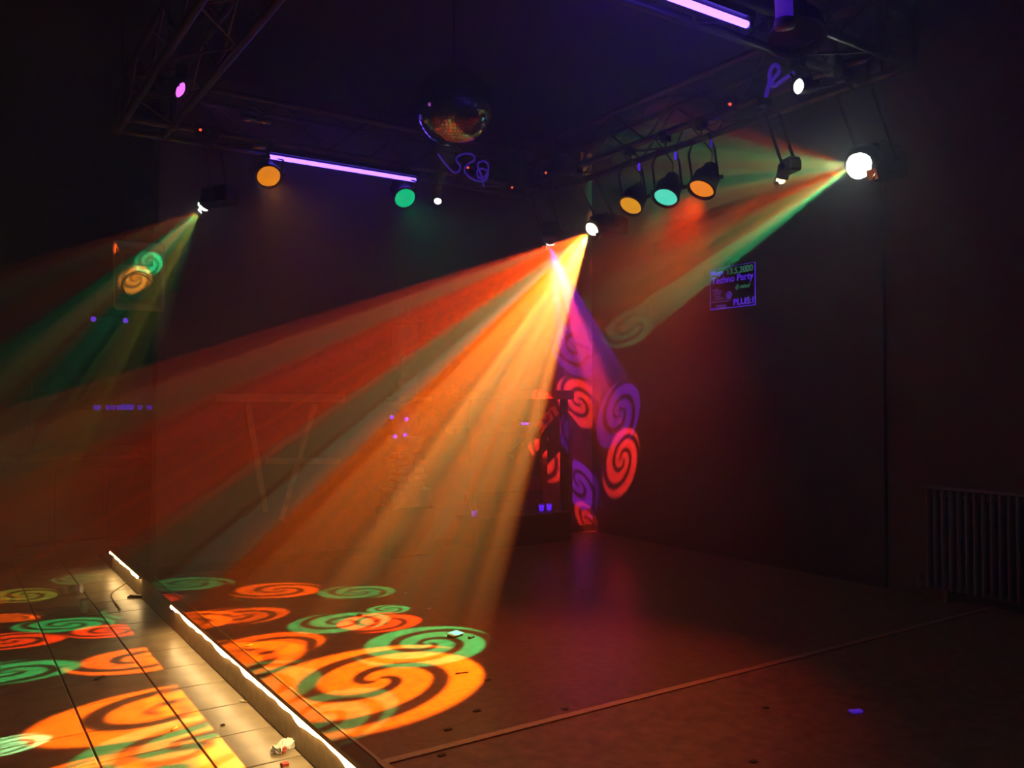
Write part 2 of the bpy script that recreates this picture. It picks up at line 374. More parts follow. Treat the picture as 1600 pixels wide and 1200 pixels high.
def fan(src, items):
    for it in items:
        tgt, half, col, pw = it[:4]
        beam(src, tgt, half, col, pw, random.choice((1.15, 1.25, 1.3)))
def fp(px, py, ex, ey, z=PZ):                                # floor disc from centre and rim pixels
    return hit(px, py, 'z', z), hit(ex, ey, 'z', z)
P1 = 12500
s1 = hit(925, 358, 'x', TX1)
src1 = scanner('scanner throwing the wide yellow and orange fan over the dance floor', s1, (1.0, 4.9, .2), lens('warm_lens', (1, .85, .5), 14), (TX1-TH, s1.y), 1.1, .055)
items = []
for c, col, pw, z in (
        ((590, 1062, 745, 1045), (1, .15, .001), 1.4, PZ), ((412, 1010, 490, 1010), ORANGE, .75, PZ), ((437, 922, 500, 922), ORANGE, .45, PZ), ((372, 962, 440, 962), ORANGE, .4, PZ),
        ((535, 972, 600, 972), GREEN, .45, PZ), ((560, 925, 612, 925), GREEN, .25, PZ), ((668, 1006, 755, 1010), GREEN, .6, PZ), ((295, 912, 360, 912), GREEN, .25, PZ), ((500, 1120, 575, 1140), GREEN, .35, PZ),
        ((265, 1110, 85, 1125), (1, .15, .001), 1.1, 0), ((225, 1030, 120, 1035), ORANGE, .9, 0), ((15, 1050, 112, 1045), GREEN, .5, 0), ((105, 976, 175, 972), GREEN, .45, 0), ((15, 965, 62, 962), ORANGE, .7, 0), ((10, 1165, 55, 1165), (.35, 1, .5), 1.0, 0), ((300, 1165, 380, 1190), GREEN, .4, 0), ((200, 1230, 330, 1240), ORANGE, .9, 0)):
    a, b = fp(*c, z=z); items.append((a, ang(src1, a, b)*1.14, col, P1*pw))
DEEP = (1, .045, .0)
for (x, y), r, col, pw in (((-2.6, 6.4), 2.2, DEEP, .5), ((-1.7, 6.1), 2.2, DEEP, .4), ((-3.4, 5.9), 2.0, DEEP, .6), ((-.9, 6.4), 2.4, ORANGE, .35), ((-1.2, 5.6), 2.4, DEEP, .5), ((-2.2, 5.4), 2.2, ORANGE, .3), ((-.3, 5.9), 2.4, DEEP, .4), ((.4, 6.7), 2.6, DEEP, .35),
        ((-1.8, 4.9), 2.2, DEEP, .55), ((-.7, 5.1), 2.4, ORANGE, .4), ((-.2, 4.6), 2.2, ORANGE, .4), ((-2.9, 4.7), 2.0, GREEN, .2), ((-1.1, 4.2), 2.4, DEEP, .5), ((.5, 4.1), 2.4, ORANGE, .5), ((2.4, 5.3), 2.4, GREEN, .25), ((2.2, 5.0), 4.2, DEEP, .5), ((1.0, 6.6), 2.4, DEEP, .4)):
    pw *= 1.8
    items.append((Vector((x, y, 0)), math.radians(r), col, P1*pw))
fan(src1, items)
beam(src1, (1.5, 3.2, 1.0), math.radians(70), (1, .3, .01), 1, swirl=False, soft=.05, blend=1)  # wide weak spot added for a warm halo around the lens
s2 = hit(1342, 258, 'x', TX1)
src2 = scanner('brightest scanner, white lens flaring beside the warm coloured wall', s2, (1.2, 2.7, 2.3), lens('flare_lens', (.95, 1, .9), 30), (TX1-TH, s2.y), 1.2, .075)
P2 = 9000
fan(src2, [(hit(x, y, 'x', RX-.035), math.radians(r), c, P2*p) for x, y, r, c, p in (
    (1010, 178, 3.5, (1, .06, .004), .7), (985, 215, 3.5, GREEN, 1.0), (960, 250, 3.5, (.6, .3, .05), .7), (975, 300, 3.5, GREEN, .6), (970, 345, 3.2, (.7, .35, .08), .8), (972, 415, 3.2, ORANGE, .9), (985, 455, 3, (.3, .5, .1), .9), (980, 490, 2.8, ORANGE, .9), (985, 512, 2.6, GREEN, 2.8))])
beam(src2, (1.0, 1.5, 2.0), math.radians(70), (.3, 1, .5), .6, swirl=False, soft=.06, blend=1)  # faint green spot added as a halo around the white lens
beam(src2, hit(960, 290, 'x', RX-.035), math.radians(5), (.9, 1, .5), 600, swirl=False, blend=1)  # white beam added to brighten the haze next to the lens
s5 = hit(1220, 280, 'x', TX1)
src5 = scanner('small scanner with a narrow amber beam beside the orange par lamp', s5, hit(880, 560, 'y', BY), lens('amber_lens', (1, .75, .3), 6), (TX1-TH, s5.y), .55, .03)
fan(src5, [(hit(938, 515, 'x', RX-.035), math.radians(2.6), ORANGE, 1500), (hit(936, 470, 'x', RX-.035), math.radians(2.0), (.4, .5, .1), 800)])
s6 = hit(860, 378, 'x', TX1)
src6 = scanner('slim scanner near the back corner of the truss, throwing red and violet swirls', s6, (5.3, 7.2, 1.2), lens('pale_lens', (1, .95, .8), 8), (TX1-TH, s6.y), .9, .04)
fan(src6, [(Vector((.2, 5.2, 1.4)), math.radians(3), (.4, .7, .35), 150)])
s3 = hit(318, 322, 'y', TY1)
src3 = scanner('scanner with a green beam falling on the hanging loudspeaker', s3, (.8, 7.2, 1.8), lens('mint_lens', (.85, 1, .85), 14), (s3.x, TY1-TH), .9, .04)
P3 = 1300
fan(src3, [(Vector((1.25, 7.15, 2.6)), math.radians(6), GREEN, P3*.5), (Vector((1.15, 7.15, 2.45)), math.radians(6), (1, .3, .02), P3*.4), (Vector((.95, 7.1, 2.75)), math.radians(4), (1, .1, .01), P3*.5),
    (Vector((-.6, 8.0, 0)), math.radians(4), GREEN, P3), (Vector((-1.5, 8.2, 0)), math.radians(5), GREEN, P3), (Vector((-.2, 8.8, 0)), math.radians(4), GREEN, P3*.8), (Vector((-1.2, 7.2, 0)), math.radians(5), (1, .2, .01), P3*.6), (Vector((-3.4, 7.6, .3)), math.radians(4), GREEN, P3*.2), (Vector((.3, 8.2, 0)), math.radians(4), (1, .2, .01), P3*.4), (Vector((-2.6, 8.8, .1)), math.radians(4), (1, .2, .01), P3*.4),
    (hit(40, 930, 'z', 0), math.radians(4), (.35, .5, .05), P3*.8), (hit(-80, 1000, 'z', 0), math.radians(5), (.3, .5, .05), P3*.8), (hit(120, 905, 'z', 0), math.radians(3), GREEN, P3*.5)])
src4 = src6
it4 = []
beam(src4, (5.55, BY, .95), math.radians(15), (1, .02, .14), 150, swirl=False, blend=.9)  # soft pink wash added to lift the corner wall between the swirls
P4 = 5600
for px, py, rr, ax, col, pw in ((900, 545, 45, 'y', VIOLET, .2), (905, 628, 44, 'y', RED, 1.0), (905, 755, 46, 'y', VIOLET, .6), (850, 705, 46, 'y', RED, 1.0), (917, 815, 30, 'y', RED, 1.0), (968, 645, 60, 'x', VIOLET, .7), (972, 718, 58, 'x', RED, 3.4)):
    v = BY if ax == 'y' else RX-.035
    a = hit(px, py, ax, v); b = hit(px, py+rr, ax, v); it4.append((a, ang(src4, a, b), col, P4*pw))
fan(src4, it4)

# ------------------------------------------------------------------ mirror ball
mb = thing('mirror_ball', 'faceted mirror ball hanging in the middle of the truss square', 'mirror ball', BALL)
BR = .238
part('ball_core', lambda bm: bmesh.ops.create_uvsphere(bm, u_segments=24, v_segments=16, radius=BR-.004), M_BPLASTIC, mb, True)
bm = bmesh.new(); NR = 34
for i in range(NR):
    ph = math.pi*(i+.5)/NR; m = max(4, int(2*math.pi*BR*math.sin(ph)/.0222))
    for k in range(m):
        th = 2*math.pi*(k+.5*(i % 2))/m; nrm = Vector((math.sin(ph)*math.cos(th), math.sin(ph)*math.sin(th), math.cos(ph)))
        jit = Vector((random.gauss(0, .012), random.gauss(0, .012), random.gauss(0, .012)))
        q = (nrm+jit).to_track_quat('Z', 'Y'); q2 = nrm.to_track_quat('Z', 'Y')
        s = .0103; c = nrm*BR
        # keep the rows aligned: axis along latitude
        ex = Vector((-math.sin(th), math.cos(th), 0)); ey = nrm.cross(ex); N2 = (nrm+jit).normalized()
        ex = (ex-N2*ex.dot(N2)).normalized(); ey = N2.cross(ex)
        vs = [bm.verts.new(c+ex*s*a+ey*s*b) for a, b in ((-1, -1), (1, -1), (1, 1), (-1, 1))]
        bm.faces.new(vs)
me = bpy.data.meshes.new('mirror_facets'); bm.to_mesh(me); bm.free()
o = link('mirror_facets', me, M_MIRROR, mb); o['kind'] = 'stuff'
part('cap', lambda bm: lathe(bm, [(0, .235), (.04, .232), (.04, .262), (.012, .275), (0, .275)], 14), M_CHROME, mb, True)
part('hanging_rod', lambda bm: rod(bm, (0, 0, .27), (0, 0, CZ-BALL.z-.16), .006, 6), M_BLACK, mb)
part('motor', lambda bm: (rod(bm, (0, 0, CZ-BALL.z-.17), (0, 0, CZ-BALL.z), .055, 14), box(bm, (0, 0, CZ-BALL.z-.02), (.16, .16, .04))), M_BLACK, mb)

# ------------------------------------------------------------------ violet tubes
def uv_tube(label, a, b, drop=.0):
    a, b = Vector(a), Vector(b); d = b-a; n = d.normalized(); o = thing('violet_tube_lamp', label, 'tube lamp', (a+b)/2, group='violet tube lamps under the truss')
    h = d/2
    part('tube', lambda bm: rod(bm, -h*.97, h*.97, .016, 10), M_TUBE, o, True)
    s = Vector((-n.y, n.x, 0)); 
    part('batten', lambda bm: box(bm, (0, 0, .045), (d.length*1.02, .05, .035), Matrix.Rotation(math.atan2(n.y, n.x), 3, 'Z')), M_BLACK, o)
    for sg in (-1, 1):
        part('socket', lambda bm: box(bm, h*sg*1.0+Vector((0, 0, .012)), (.022, .03, .06), Matrix.Rotation(math.atan2(n.y, n.x), 3, 'Z')), M_BPLASTIC, o)
        part('clamp', lambda bm: box(bm, h*sg*.6+Vector((0, 0, .045+(ZB+.03-(a.z+.045))/2)), (.03, .04, ZB+.04-a.z-.045)), M_BLACK, o)
YT = YA; ta = hit(418, 242, 'y', YT); tb = hit(652, 284, 'y', YT); tz = (ta.z+tb.z)/2
uv_tube('glowing violet tube lamp above the orange and green par lamps', (ta.x, YT, tz), (tb.x, YT, tz))
tc = hit(1171, 40, 'y', TY0-TH); tc.z = min(tc.z, ZB-.07)
uv_tube('glowing violet tube lamp on the front truss, pointing at the large dark lamp', (tc.x-1.2, TY0-TH, tc.z), (tc.x, TY0-TH, tc.z))
# big dark lamp at the near corner
bl = hit(1246, 58, 'z', 3.24)
lamp_can('flood_lamp', 'large unlit dark lamp with a shiny rim under the truss corner', 'flood lamp', bl+Vector((0, 0, -.0)), bl+Vector((-.32, -.34, -1.3)), .115, .15, mat('unlit_glass', (.03, .035, .03), .1, 0, .1), None)
# pale hanger pipe beside the front tube
hp0 = hit(1226, 42, 'y', bl.y-.16); hp1 = Vector((hp0.x-.05, hp0.y, CZ))
pp = thing('hanger_pipe', 'pale hanger pipe glowing violet beside the front tube lamp', 'pipe', hp0)
part('pipe', lambda bm: rod(bm, (0, 0, 0), hp1-hp0, .036, 12), mat('pale_pipe_violet_lit', (.6, .6, .65), .5, emit=(.09, .012, .8), estr=.45), pp, True)  # violet light from the tube lamp put into the pipe as emission
part('collar', lambda bm: rod(bm, (0, 0, -.005), (-.002, 0, .03), .042, 12), mat('collar_grey', (.4, .3, .5), .5), pp, True)
# dimmer packs with red pilot lights
for px, py, ax, v, lab in ((313, 203, 'y', TY1-TH-.03, 'small dimmer pack with red pilot light below the purple pin spot'), (731, 262, 'y', TY1-TH-.03, 'small dimmer pack with red pilot light inside the blue cable loops'), (800, 293, 'y', TY1-TH-.03, 'small dimmer pack with red pilot light at the far end of the back truss'), (853, 270, 'x', TX1-TH-.03, 'small dimmer pack with red pilot light at the far end of the black wall truss'), (1141, 163, 'x', TX1-TH-.03, 'small dimmer pack with red pilot light above the orange par lamp')):
    p = hit(px, py, ax, v); nrm = Vector((0, -1, 0)) if ax == 'y' else Vector((-1, 0, 0)); al = Vector((1, 0, 0)) if ax == 'y' else Vector((0, 1, 0))
    o = thing('dimmer_pack', lab, 'dimmer pack', p, group='dimmer packs on the truss')
    sz = Vector((.16, .06, .09)) if ax == 'y' else Vector((.06, .16, .09))
    part('housing', lambda bm: box(bm, -nrm*.032+al*.05, sz, bev=.005), M_BLACK, o)
    part('pilot_light', lambda bm: rod(bm, -nrm*.004, nrm*.006, .009, 10), M_LEDR, o)
    part('switch', lambda bm: box(bm, nrm*.001+al*.055+Vector((0, 0, .005)), (.02, .012, .02)), mat('switch_grey', (.25, .25, .25), .4), o)
    part('bracket', lambda bm: box(bm, -nrm*.04+al*.05+Vector((0, 0, (TZ-TH-p.z)/2 if p.z < TZ-TH-.1 else .03)), (.02, .02, abs(TZ-TH-p.z)+.06)), M_BLACK, o)
# cable loops on the back truss, their blue lighting put in as emission
cz = TY1-TH-.04
path = [(684, 240), (700, 262), (712, 272), (722, 262), (710, 248), (722, 240), (738, 240), (744, 250), (730, 256), (724, 266), (732, 276), (746, 284), (760, 282), (764, 268), (752, 262), (744, 268), (748, 280), (760, 276), (765, 258), (756, 250), (744, 256), (752, 272), (756, 292)]
def smooth(pts, n=3):
    for _ in range(n):
        q = [pts[0]]
        for a, b in zip(pts, pts[1:]): q += [a*.75+b*.25, a*.25+b*.75]
        pts = q+[pts[-1]]
    return pts
cp = smooth([hit(x, y, 'y', cz-.012*(i % 3)) for i, (x, y) in enumerate(path)], 2)
M_CABLE = mat('pale_cable_blue_lit', (.5, .5, .6), .5, emit=(.06, .01, .6), estr=.5)  # blacklight falling on the cable put into its material as a glow
tag(part('power_cable', lambda bm: tube(bm, cp, .008, 6), M_CABLE, None, True), 'tangled pale cable glowing blue on the back truss under the mirror ball', 'cable')
cp2 = smooth([hit(x, y, 'x', TX1-TH-.04) for x, y in ((1196, 152), (1203, 128), (1202, 110), (1212, 98), (1220, 112), (1206, 124), (1206, 138), (1224, 124), (1240, 114))], 2)
tag(part('power_cable', lambda bm: tube(bm, cp2, .012, 6), M_CABLE, None, True), 'pale cable glowing blue next to the white pin spot on the black wall truss', 'cable')
# coupling clamps catching the light
for px, py, ax, v in ((388, 186, 'y', YA), (411, 189, 'y', YA), (405, 229, 'y', YA), (1116, 188, 'x', XA)):
    p = hit(px, py, ax, v); dx = Vector((.05, 0, 0)) if ax == 'y' else Vector((0, .05, 0))
    tag(part('sleeve_clamp', lambda bm: (rod(bm, p-dx, p+dx, .031, 12), rod(bm, p+Vector((0, 0, .025)), p+Vector((0, 0, .05)), .008, 6)), M_CHROME, None, True), 'shiny sleeve clamp on a truss tube', 'clamp', 'sleeve clamps on the truss')

sa, sb_ = hit(366, 64, 'x', TX0+TH+.04), hit(325, 148, 'x', TX0+TH+.04)
def strip(bm):
    d = sb_-sa; rod(bm, sa, sa+d*.5, .012, 6, .02); rod(bm, sa+d*.5, sb_, .006, 6)
tag(part('metal_strap', strip, M_CHROME, None, True), 'shiny slanted metal strap hanging from the walkway truss by the purple pin spot', 'strap')
# ------------------------------------------------------------------ loudspeaker at the end of the back wall
sp = thing('loudspeaker', 'hanging box loudspeaker at the end of the back wall, lit green and orange', 'loudspeaker', (1.26, 7.1, 2.56), (0, 0, math.radians(-12)))
M_SPK = mat('speaker_carpet', (.30, .28, .26), .8, 0, .3, 60)
sb = part('cabinet', lambda bm: box(bm, (0, 0, .02), (.36, .30, .50), bev=.012), M_SPK, sp)
part('grille', lambda bm: box(bm, (0, -.156, .0), (.31, .012, .42), bev=.004), mat('speaker_grille', (.09, .09, .09), .6, .3, .6, 120), sp)
part('horn', lambda bm: box(bm, (0, -.165, .13), (.2, .012, .09), bev=.004), M_BPLASTIC, sp)
part('woofer_ring', lambda bm: lathe(bm, [(.10, 0), (.12, 0), (.12, .014), (.10, .014)], 20, Matrix.Translation((0, -.160, -.08)) @ Matrix.Rotation(math.pi/2, 4, 'X')), M_BPLASTIC, sp, True)
part('wall_bracket', lambda bm: (box(bm, (.12, .22, .02), (.05, .16, .05)), box(bm, (.22, .22, .02), (.16, .04, .16))), M_BLACK, sp)

# ------------------------------------------------------------------ bar behind the wall
bar = thing('bar_counter', 'dark bar counter beyond the end of the back wall', 'bar counter', (1.6, 10.0, 0))
part('front_panel', lambda bm: box(bm, (.2, 0, .5), (2.6, .10, 1.0)), M_BWOOD, bar)
part('counter_top', lambda bm: box(bm, (.2, .18, 1.03), (2.8, .56, .05), bev=.01), M_WOOD, bar)
for i in range(5): part('panel_board', lambda bm: box(bm, (-.9+.5*i, -.06, .5), (.46, .02, .86), bev=.006), M_BWOOD, bar)
part('foot_rail', lambda bm: rod(bm, (-1.0, -.16, .18), (1.4, -.16, .18), .02), M_BLACK, bar)
sh = thing('bottle_shelf', 'back bar shelf with blue glowing glasses at its edge', 'shelf', (1.7, 11.6, 0))
SZ = hit(190, 640, 'y', 11.6).z
for z in (SZ-.02, SZ-.45, SZ+.42): part('shelf_board', lambda bm: box(bm, (.2, 0, z), (2.0, .28, .03)), M_BWOOD, sh)
for x in (-.8, 1.2): part('upright', lambda bm: box(bm, (x, 0, (SZ+.45)/2), (.04, .3, SZ+.45)), M_BWOOD, sh)
M_UG = mat('glass_blacklight_glow', (.4, .4, .6), .2, emit=(.05, .02, .7), estr=.6)  # blacklight on the glasses put in as a glow of their own
for i, (px, w) in enumerate(((151, .045), (168, .03), (176, .03), (186, .035), (196, .05), (203, .05), (218, .03), (232, .03), (239, .03))):
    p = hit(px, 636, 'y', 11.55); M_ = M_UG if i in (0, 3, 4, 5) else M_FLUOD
    hgt = .07 if i in (4, 5) else .06
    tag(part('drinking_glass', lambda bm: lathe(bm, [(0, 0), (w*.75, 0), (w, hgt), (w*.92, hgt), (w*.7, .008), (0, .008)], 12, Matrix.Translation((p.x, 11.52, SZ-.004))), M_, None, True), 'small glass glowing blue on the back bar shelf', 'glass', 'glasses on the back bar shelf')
# blacklight lamp above the bar
la, lb = hit(146, 497, 'y', 10.6), hit(196, 503, 'y', 10.6)
bz = (la.z+lb.z)/2; wl = thing('bar_lamp', 'ceiling lamp bar with two violet bulbs over the bar', 'lamp', ((la.x+lb.x)/2, 10.6, bz)); hw = (lb.x-la.x)/2
part('rail', lambda bm: box(bm, (0, 0, .05), (hw*2.4, .06, .04)), M_BLACK, wl)
for sg in (-1, 1):
    part('bulb', lambda bm: lathe(bm, [(0, -.028), (.022, -.02), (.03, 0), (.022, .02), (.015, .03)], 12, Matrix.Translation((sg*hw, 0, 0))), M_LEDV, wl, True)
    part('hanger', lambda bm: rod(bm, (sg*hw*.9, 0, .05), (sg*hw*.9, 0, CZ-bz), .006), M_BLACK, wl)

# ------------------------------------------------------------------ stone pillar
tp = hit(632, 780, 'y', BY-.18); tw = thing('stone_pillar', 'stone block pillar with pointed crown standing against the back wall', 'pillar', (tp.x, BY-.2, PZ))
def zof(y): return hit(632, y, 'y', BY-.2).z-PZ
part('plinth', lambda bm: box(bm, (0, 0, zof(790)/2), (.44, .34, zof(790)), bev=.02), M_BWOOD, tw)
part('base_slab', lambda bm: box(bm, (0, 0, (zof(790)+zof(762))/2), (.38, .30, zof(762)-zof(790)), bev=.015), M_STONE, tw)
zb, zt = zof(762), zof(705); rows = 5; hrow = (zt-zb)/rows
part('shaft_core', lambda bm: box(bm, (0, 0, (zb+zt)/2), (.24, .2, zt-zb)), M_STONE, tw)
for r in range(rows):
    z = zb+hrow*(r+.5); off = .02 if r % 2 else -.02
    for sx in (-1, 1):
        part('stone_block', lambda bm: box(bm, (sx*(.085+off*.4), -.04, z), (.13+off*sx*.6, .18, hrow*.88), bev=.012), M_STONE, tw)
part('corbel_bowl', lambda bm: lathe(bm, [(.11, zt-.01), (.15, zt+.05), (.18, zof(684)), (.17, zof(684)+.02), (0, zof(684)+.02)], 16), M_STONE, tw, True)
z1, z2 = zof(684)+.02, zof(628)
part('drum', lambda bm: lathe(bm, [(0, z1), (.125, z1), (.13, z2-.03), (.12, z2), (0, z2)], 14), M_STONE, tw, True)
part('cornice', lambda bm: box(bm, (.03, 0, z2+.025), (.34, .28, .05), bev=.01), M_STONE, tw)
z3, z4 = z2+.05, zof(505)
part('upper_shaft', lambda bm: box(bm, (-.01, 0, (z3+z4)/2), (.20, .18, z4-z3), bev=.02), M_STONE, tw)
part('crown_slab', lambda bm: box(bm, (-.01, 0, z4+.02), (.28, .24, .04), bev=.01), M_STONE, tw)
for x, h in ((-.105, .14), (-.035, .2), (.035, .14), (.105, .1)):
    part('pinnacle', lambda bm: rod(bm, (x, 0, z4+.04), (x, 0, z4+.04+h), .038, 4, .003), M_STONE, tw)
for px, py in ((612, 652), (635, 655), (617, 682), (633, 680)):
    p = hit(px, py, 'y', BY-.345)-Vector((tp.x, BY-.2, PZ))
    part('violet_stud', lambda bm: lathe(bm, [(0, -.012), (.018, -.006), (.02, .004), (0, .01)], 10, Matrix.Translation(p) @ Matrix.Rotation(math.pi/2, 4, 'X')), M_LEDV, tw, True)

# ------------------------------------------------------------------ booth in the corner
by0 = 6.98; bt = hit(878, 800, 'y', by0)
bo = thing('dj_booth', 'dark wooden booth frame with high top board in front of the lit corner', 'booth', (bt.x, by0, PZ))
L = Vector((bt.x, by0, PZ))
def bx(px, py, y=by0): return hit(px, py, 'y', y)-L
def bb(name, a, b, y0, y1, m, bev=.006):
    p, q = bx(*a), bx(*b); lo = Vector((p.x, y0, q.z)); hi = Vector((q.x, y1, p.z)); part(name, lambda bm: box(bm, (lo+hi)/2, hi-lo, bev=bev), m, bo)
pb = bx(735, 797); pe = bx(886, 797)
part('plinth', lambda bm: box(bm, ((pb.x+pe.x)/2, .10, pe.z/2), (pe.x-pb.x, .36, pe.z), bev=.01), M_BWOOD, bo)
bb('top_board', (715, 608), (893, 624), -.05, .10, M_WOOD)
bb('corner_post', (877, 624), (887, 797), -.02, .03, M_BWOOD)
bb('corner_post', (866, 624), (874, 797), .20, .25, M_WOOD)
bb('corner_post', (735, 624), (743, 797), -.02, .03, M_WOOD)
bb('mid_shelf', (715, 668), (842, 676), .05, .26, M_WOOD)
bb('lower_rail', (745, 776), (866, 782), .19, .23, M_BWOOD)
a, b = bx(872, 638), bx(800, 712)
def brace(bm):
    d = b-a; R = Matrix.Rotation(-math.atan2(d.z, d.x), 3, 'Y'); vs = box(bm, (0, 0, 0), (d.length, .05, .09), R); bmesh.ops.translate(bm, vec=(a+b)/2+Vector((0, .02, 0)), verts=vs)
part('diagonal_brace', brace, M_BWOOD, bo)
for px, py, nm, lab, cat in ((808, 660, 'mixer', 'small mixer glowing violet on the booth shelf', 'mixer'),):
    p = hit(px, 666, 'y', by0+.15)
    o = thing(nm, lab, cat, (p.x, by0+.155, hit(px, 668, 'y', by0).z))
    part('case', lambda bm: box(bm, (0, 0, .035), (.26, .2, .06), bev=.006), M_BLACK, o)
    part('display', lambda bm: box(bm, (.03, -.102, .035), (.09, .006, .025)), M_LEDV, o)
    for i in range(4): part('knob', lambda bm: rod(bm, (-.09+.05*i, -.03, .06), (-.09+.05*i, -.03, .085), .011, 10), M_CHROME, o)
for px, py, y in ((741, 777, by0+.12), (858, 791, by0+.1), (846, 789, by0+.1)):
    p = hit(px, py, 'y', y); p.z = PZ+pe.z if py > 783 else p.z
    o = thing('plastic_cup', 'small cup glowing violet on the booth plinth', 'cup', (p.x, y, PZ+pe.z), group='cups on the booth plinth')
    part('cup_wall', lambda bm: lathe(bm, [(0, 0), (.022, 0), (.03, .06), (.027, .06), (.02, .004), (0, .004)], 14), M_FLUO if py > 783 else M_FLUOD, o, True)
    part('rim', lambda bm: lathe(bm, [(.027, .06), (.032, .06), (.032, .066), (.027, .066)], 14), M_PAPER, o, True)
for px, py, m, lab in ((891, 829, M_PAPER, 'pale bottle cap shaped foot standing in the lit corner'), (900, 830, M_BPLASTIC, 'black small can standing in the lit corner'), (908, 829, M_DARKBIT, 'dark small can with a shiny rim in the lit corner')):
    p = hit(px, py, 'z', PZ); o = thing('drink_can', lab.replace('bottle cap shaped foot', 'small can'), 'can', p, group='cans in the lit corner')
    part('can_wall', lambda bm: lathe(bm, [(0, 0), (.024, 0), (.03, .012), (.03, .075), (.024, .085), (0, .085)], 14), m, o, True)
    part('lid', lambda bm: lathe(bm, [(.02, .086), (.026, .086), (.026, .09), (.02, .09)], 14), M_CHROME, o, True)

# ------------------------------------------------------------------ poster
p0, p1, p2 = hit(1110, 485, 'x', RX-.037), hit(1110, 421, 'x', RX-.037), hit(1181, 478, 'x', RX-.037)
PW, PH = p0.y-p2.y, p1.z-p0.z
po = thing('poster', 'techno party poster glowing violet on the black wall', 'poster', (RX-.037, p0.y, p0.z), (0, 0, -math.pi/2))
# local x runs along the wall towards the camera, local y goes into the wall
part('sheet', lambda bm: box(bm, (PW/2, 0, PH/2), (PW, .003, PH)), M_INK, po)
def bar_(x0, z0, x1, z1, m, nm): part(nm, lambda bm: box(bm, ((x0+x1)/2*PW, -.0025, (z0+z1)/2*PH), ((x1-x0)*PW, .002, (z1-z0)*PH)), m, po)
bar_(0, .985, 1, 1, M_FLUOD, 'border'); bar_(0, 0, 1, .015, M_FLUO, 'border'); bar_(0, .015, .013, .985, M_FLUOD, 'border'); bar_(.987, .015, 1, .985, M_FLUO, 'border')
def text(s, x, z, w, h, m, shear=0, weight=.008):
    cu = bpy.data.curves.new('txt', 'FONT'); cu.body = s; cu.offset = weight; cu.shear = shear; cu.size = 1
    ob = bpy.data.objects.new('txt', cu); COL.objects.link(ob); bpy.context.view_layer.update()
    me = bpy.data.meshes.new_from_object(ob.evaluated_get(bpy.context.evaluated_depsgraph_get())); bpy.data.objects.remove(ob)
    xs = [v.co.x for v in me.vertices]; ys = [v.co.y for v in me.vertices]
    sx = w*PW/(max(xs)-min(xs)); sy = h*PH/(max(ys)-min(ys)); x0, y0 = min(xs), min(ys)
    for v in me.vertices: v.co = Vector(((v.co.x-x0)*sx+x*PW, -.004, (v.co.y-y0)*sy+z*PH))
    me.materials.clear(); o = link('lettering', me, m, po); return o
text('Mega', .035, .79, .27, .16, M_FLUO, weight=.008)
text('13.5.2000', .40, .80, .55, .15, M_FLUOG, weight=.012)
text('Techno Party', .04, .565, .92, .215, M_FLUO, weight=.01)
text('dj mind', .57, .40, .32, .13, M_FLUOG, .3)
text('PLUS:1', .53, .05, .43, .15, M_FLUO, weight=.02)
for i, (x0, x1) in enumerate(((.05, .2), (.1, .28), (.08, .25), (.12, .22), (.12, .3))): bar_(x0, .47-.055*i, x1, .49-.055*i, M_FLUOD, 'small_print')
bar_(.03, .175, .46, .19, M_FLUOD, 'rule'); bar_(.14, .07, .36, .10, M_FLUOD, 'small_print'); bar_(.03, .03, .36, .045, M_FLUOD, 'small_print')
part('round_emblem', lambda bm: lathe(bm, [(0, 0), (.036, 0)], 18, Matrix.Translation((.43*PW, -.003, .31*PH)) @ Matrix.Rotation(math.pi/2, 4, 'X')), M_FLUOD, po)

# ------------------------------------------------------------------ radiator on the warm wall
ry0 = hit(1447, 850, 'x', RX-.1).y; rt = hit(1447, 757, 'x', RX-.1).z
ra = thing('radiator', 'column radiator under the warm coloured wall', 'radiator', (RX-.09, ry0, PZ))
RH = rt-PZ; NC = 26; dyc = .056
bm = bmesh.new(); box(bm, (0, 0, RH/2+.03), (.10, .030, RH-.10), bev=.01); colm = mk(bm, 'column')
for i in range(NC): link('column', colm, M_RADI, ra, loc=(0, -.03-i*dyc, 0))
for z in (.10, RH-.06): part('header_pipe', lambda bm: rod(bm, (0, 0, z), (0, -NC*dyc, z), .022, 10), M_RADI, ra, True)
part('top_grille', lambda bm: box(bm, (0, -NC*dyc/2, RH-.012), (.13, NC*dyc+.02, .024), bev=.004), M_RADI, ra)
for y in (-.15, -NC*dyc+.15): part('foot', lambda bm: box(bm, (0, y, .045), (.08, .03, .09)), M_RADI, ra)
for y in (-.3, -NC*dyc+.3): part('wall_bracket', lambda bm: box(bm, (.062, y, RH*.6), (.04, .03, .04)), M_RADI, ra)
part('valve', lambda bm: (rod(bm, (0, .0, .10), (0, .06, .10), .016, 10), rod(bm, (0, .06, .06), (0, .06, .16), .02, 10)), M_RADI, ra, True)

# ------------------------------------------------------------------ litter
def cup(loc, rot, label):
    o = thing('plastic_cup', label, 'cup', loc, rot, 'fallen clear cups on the tiles')
    part('cup_wall', lambda bm: lathe(bm, [(0, 0), (.024, 0), (.036, .10), (.034, .10), (.0225, .003), (0, .003)], 18), M_GLASS, o, True)
    part('rim', lambda bm: lathe(bm, [(.0345, .098), (.038, .098), (.038, .104), (.0345, .104)], 18), M_GLASS, o, True)
p = hit(108, 928, 'z', 0)+Vector((0, 0, .031)); cup(p, (math.radians(83), 0, math.radians(60)), 'clear plastic cup lying on its side by the step light')
p = hit(132, 958, 'z', 0)+Vector((0, 0, .002)); cup(p, (math.radians(0), 0, 0), 'clear plastic cup standing at the rim of the green swirl')
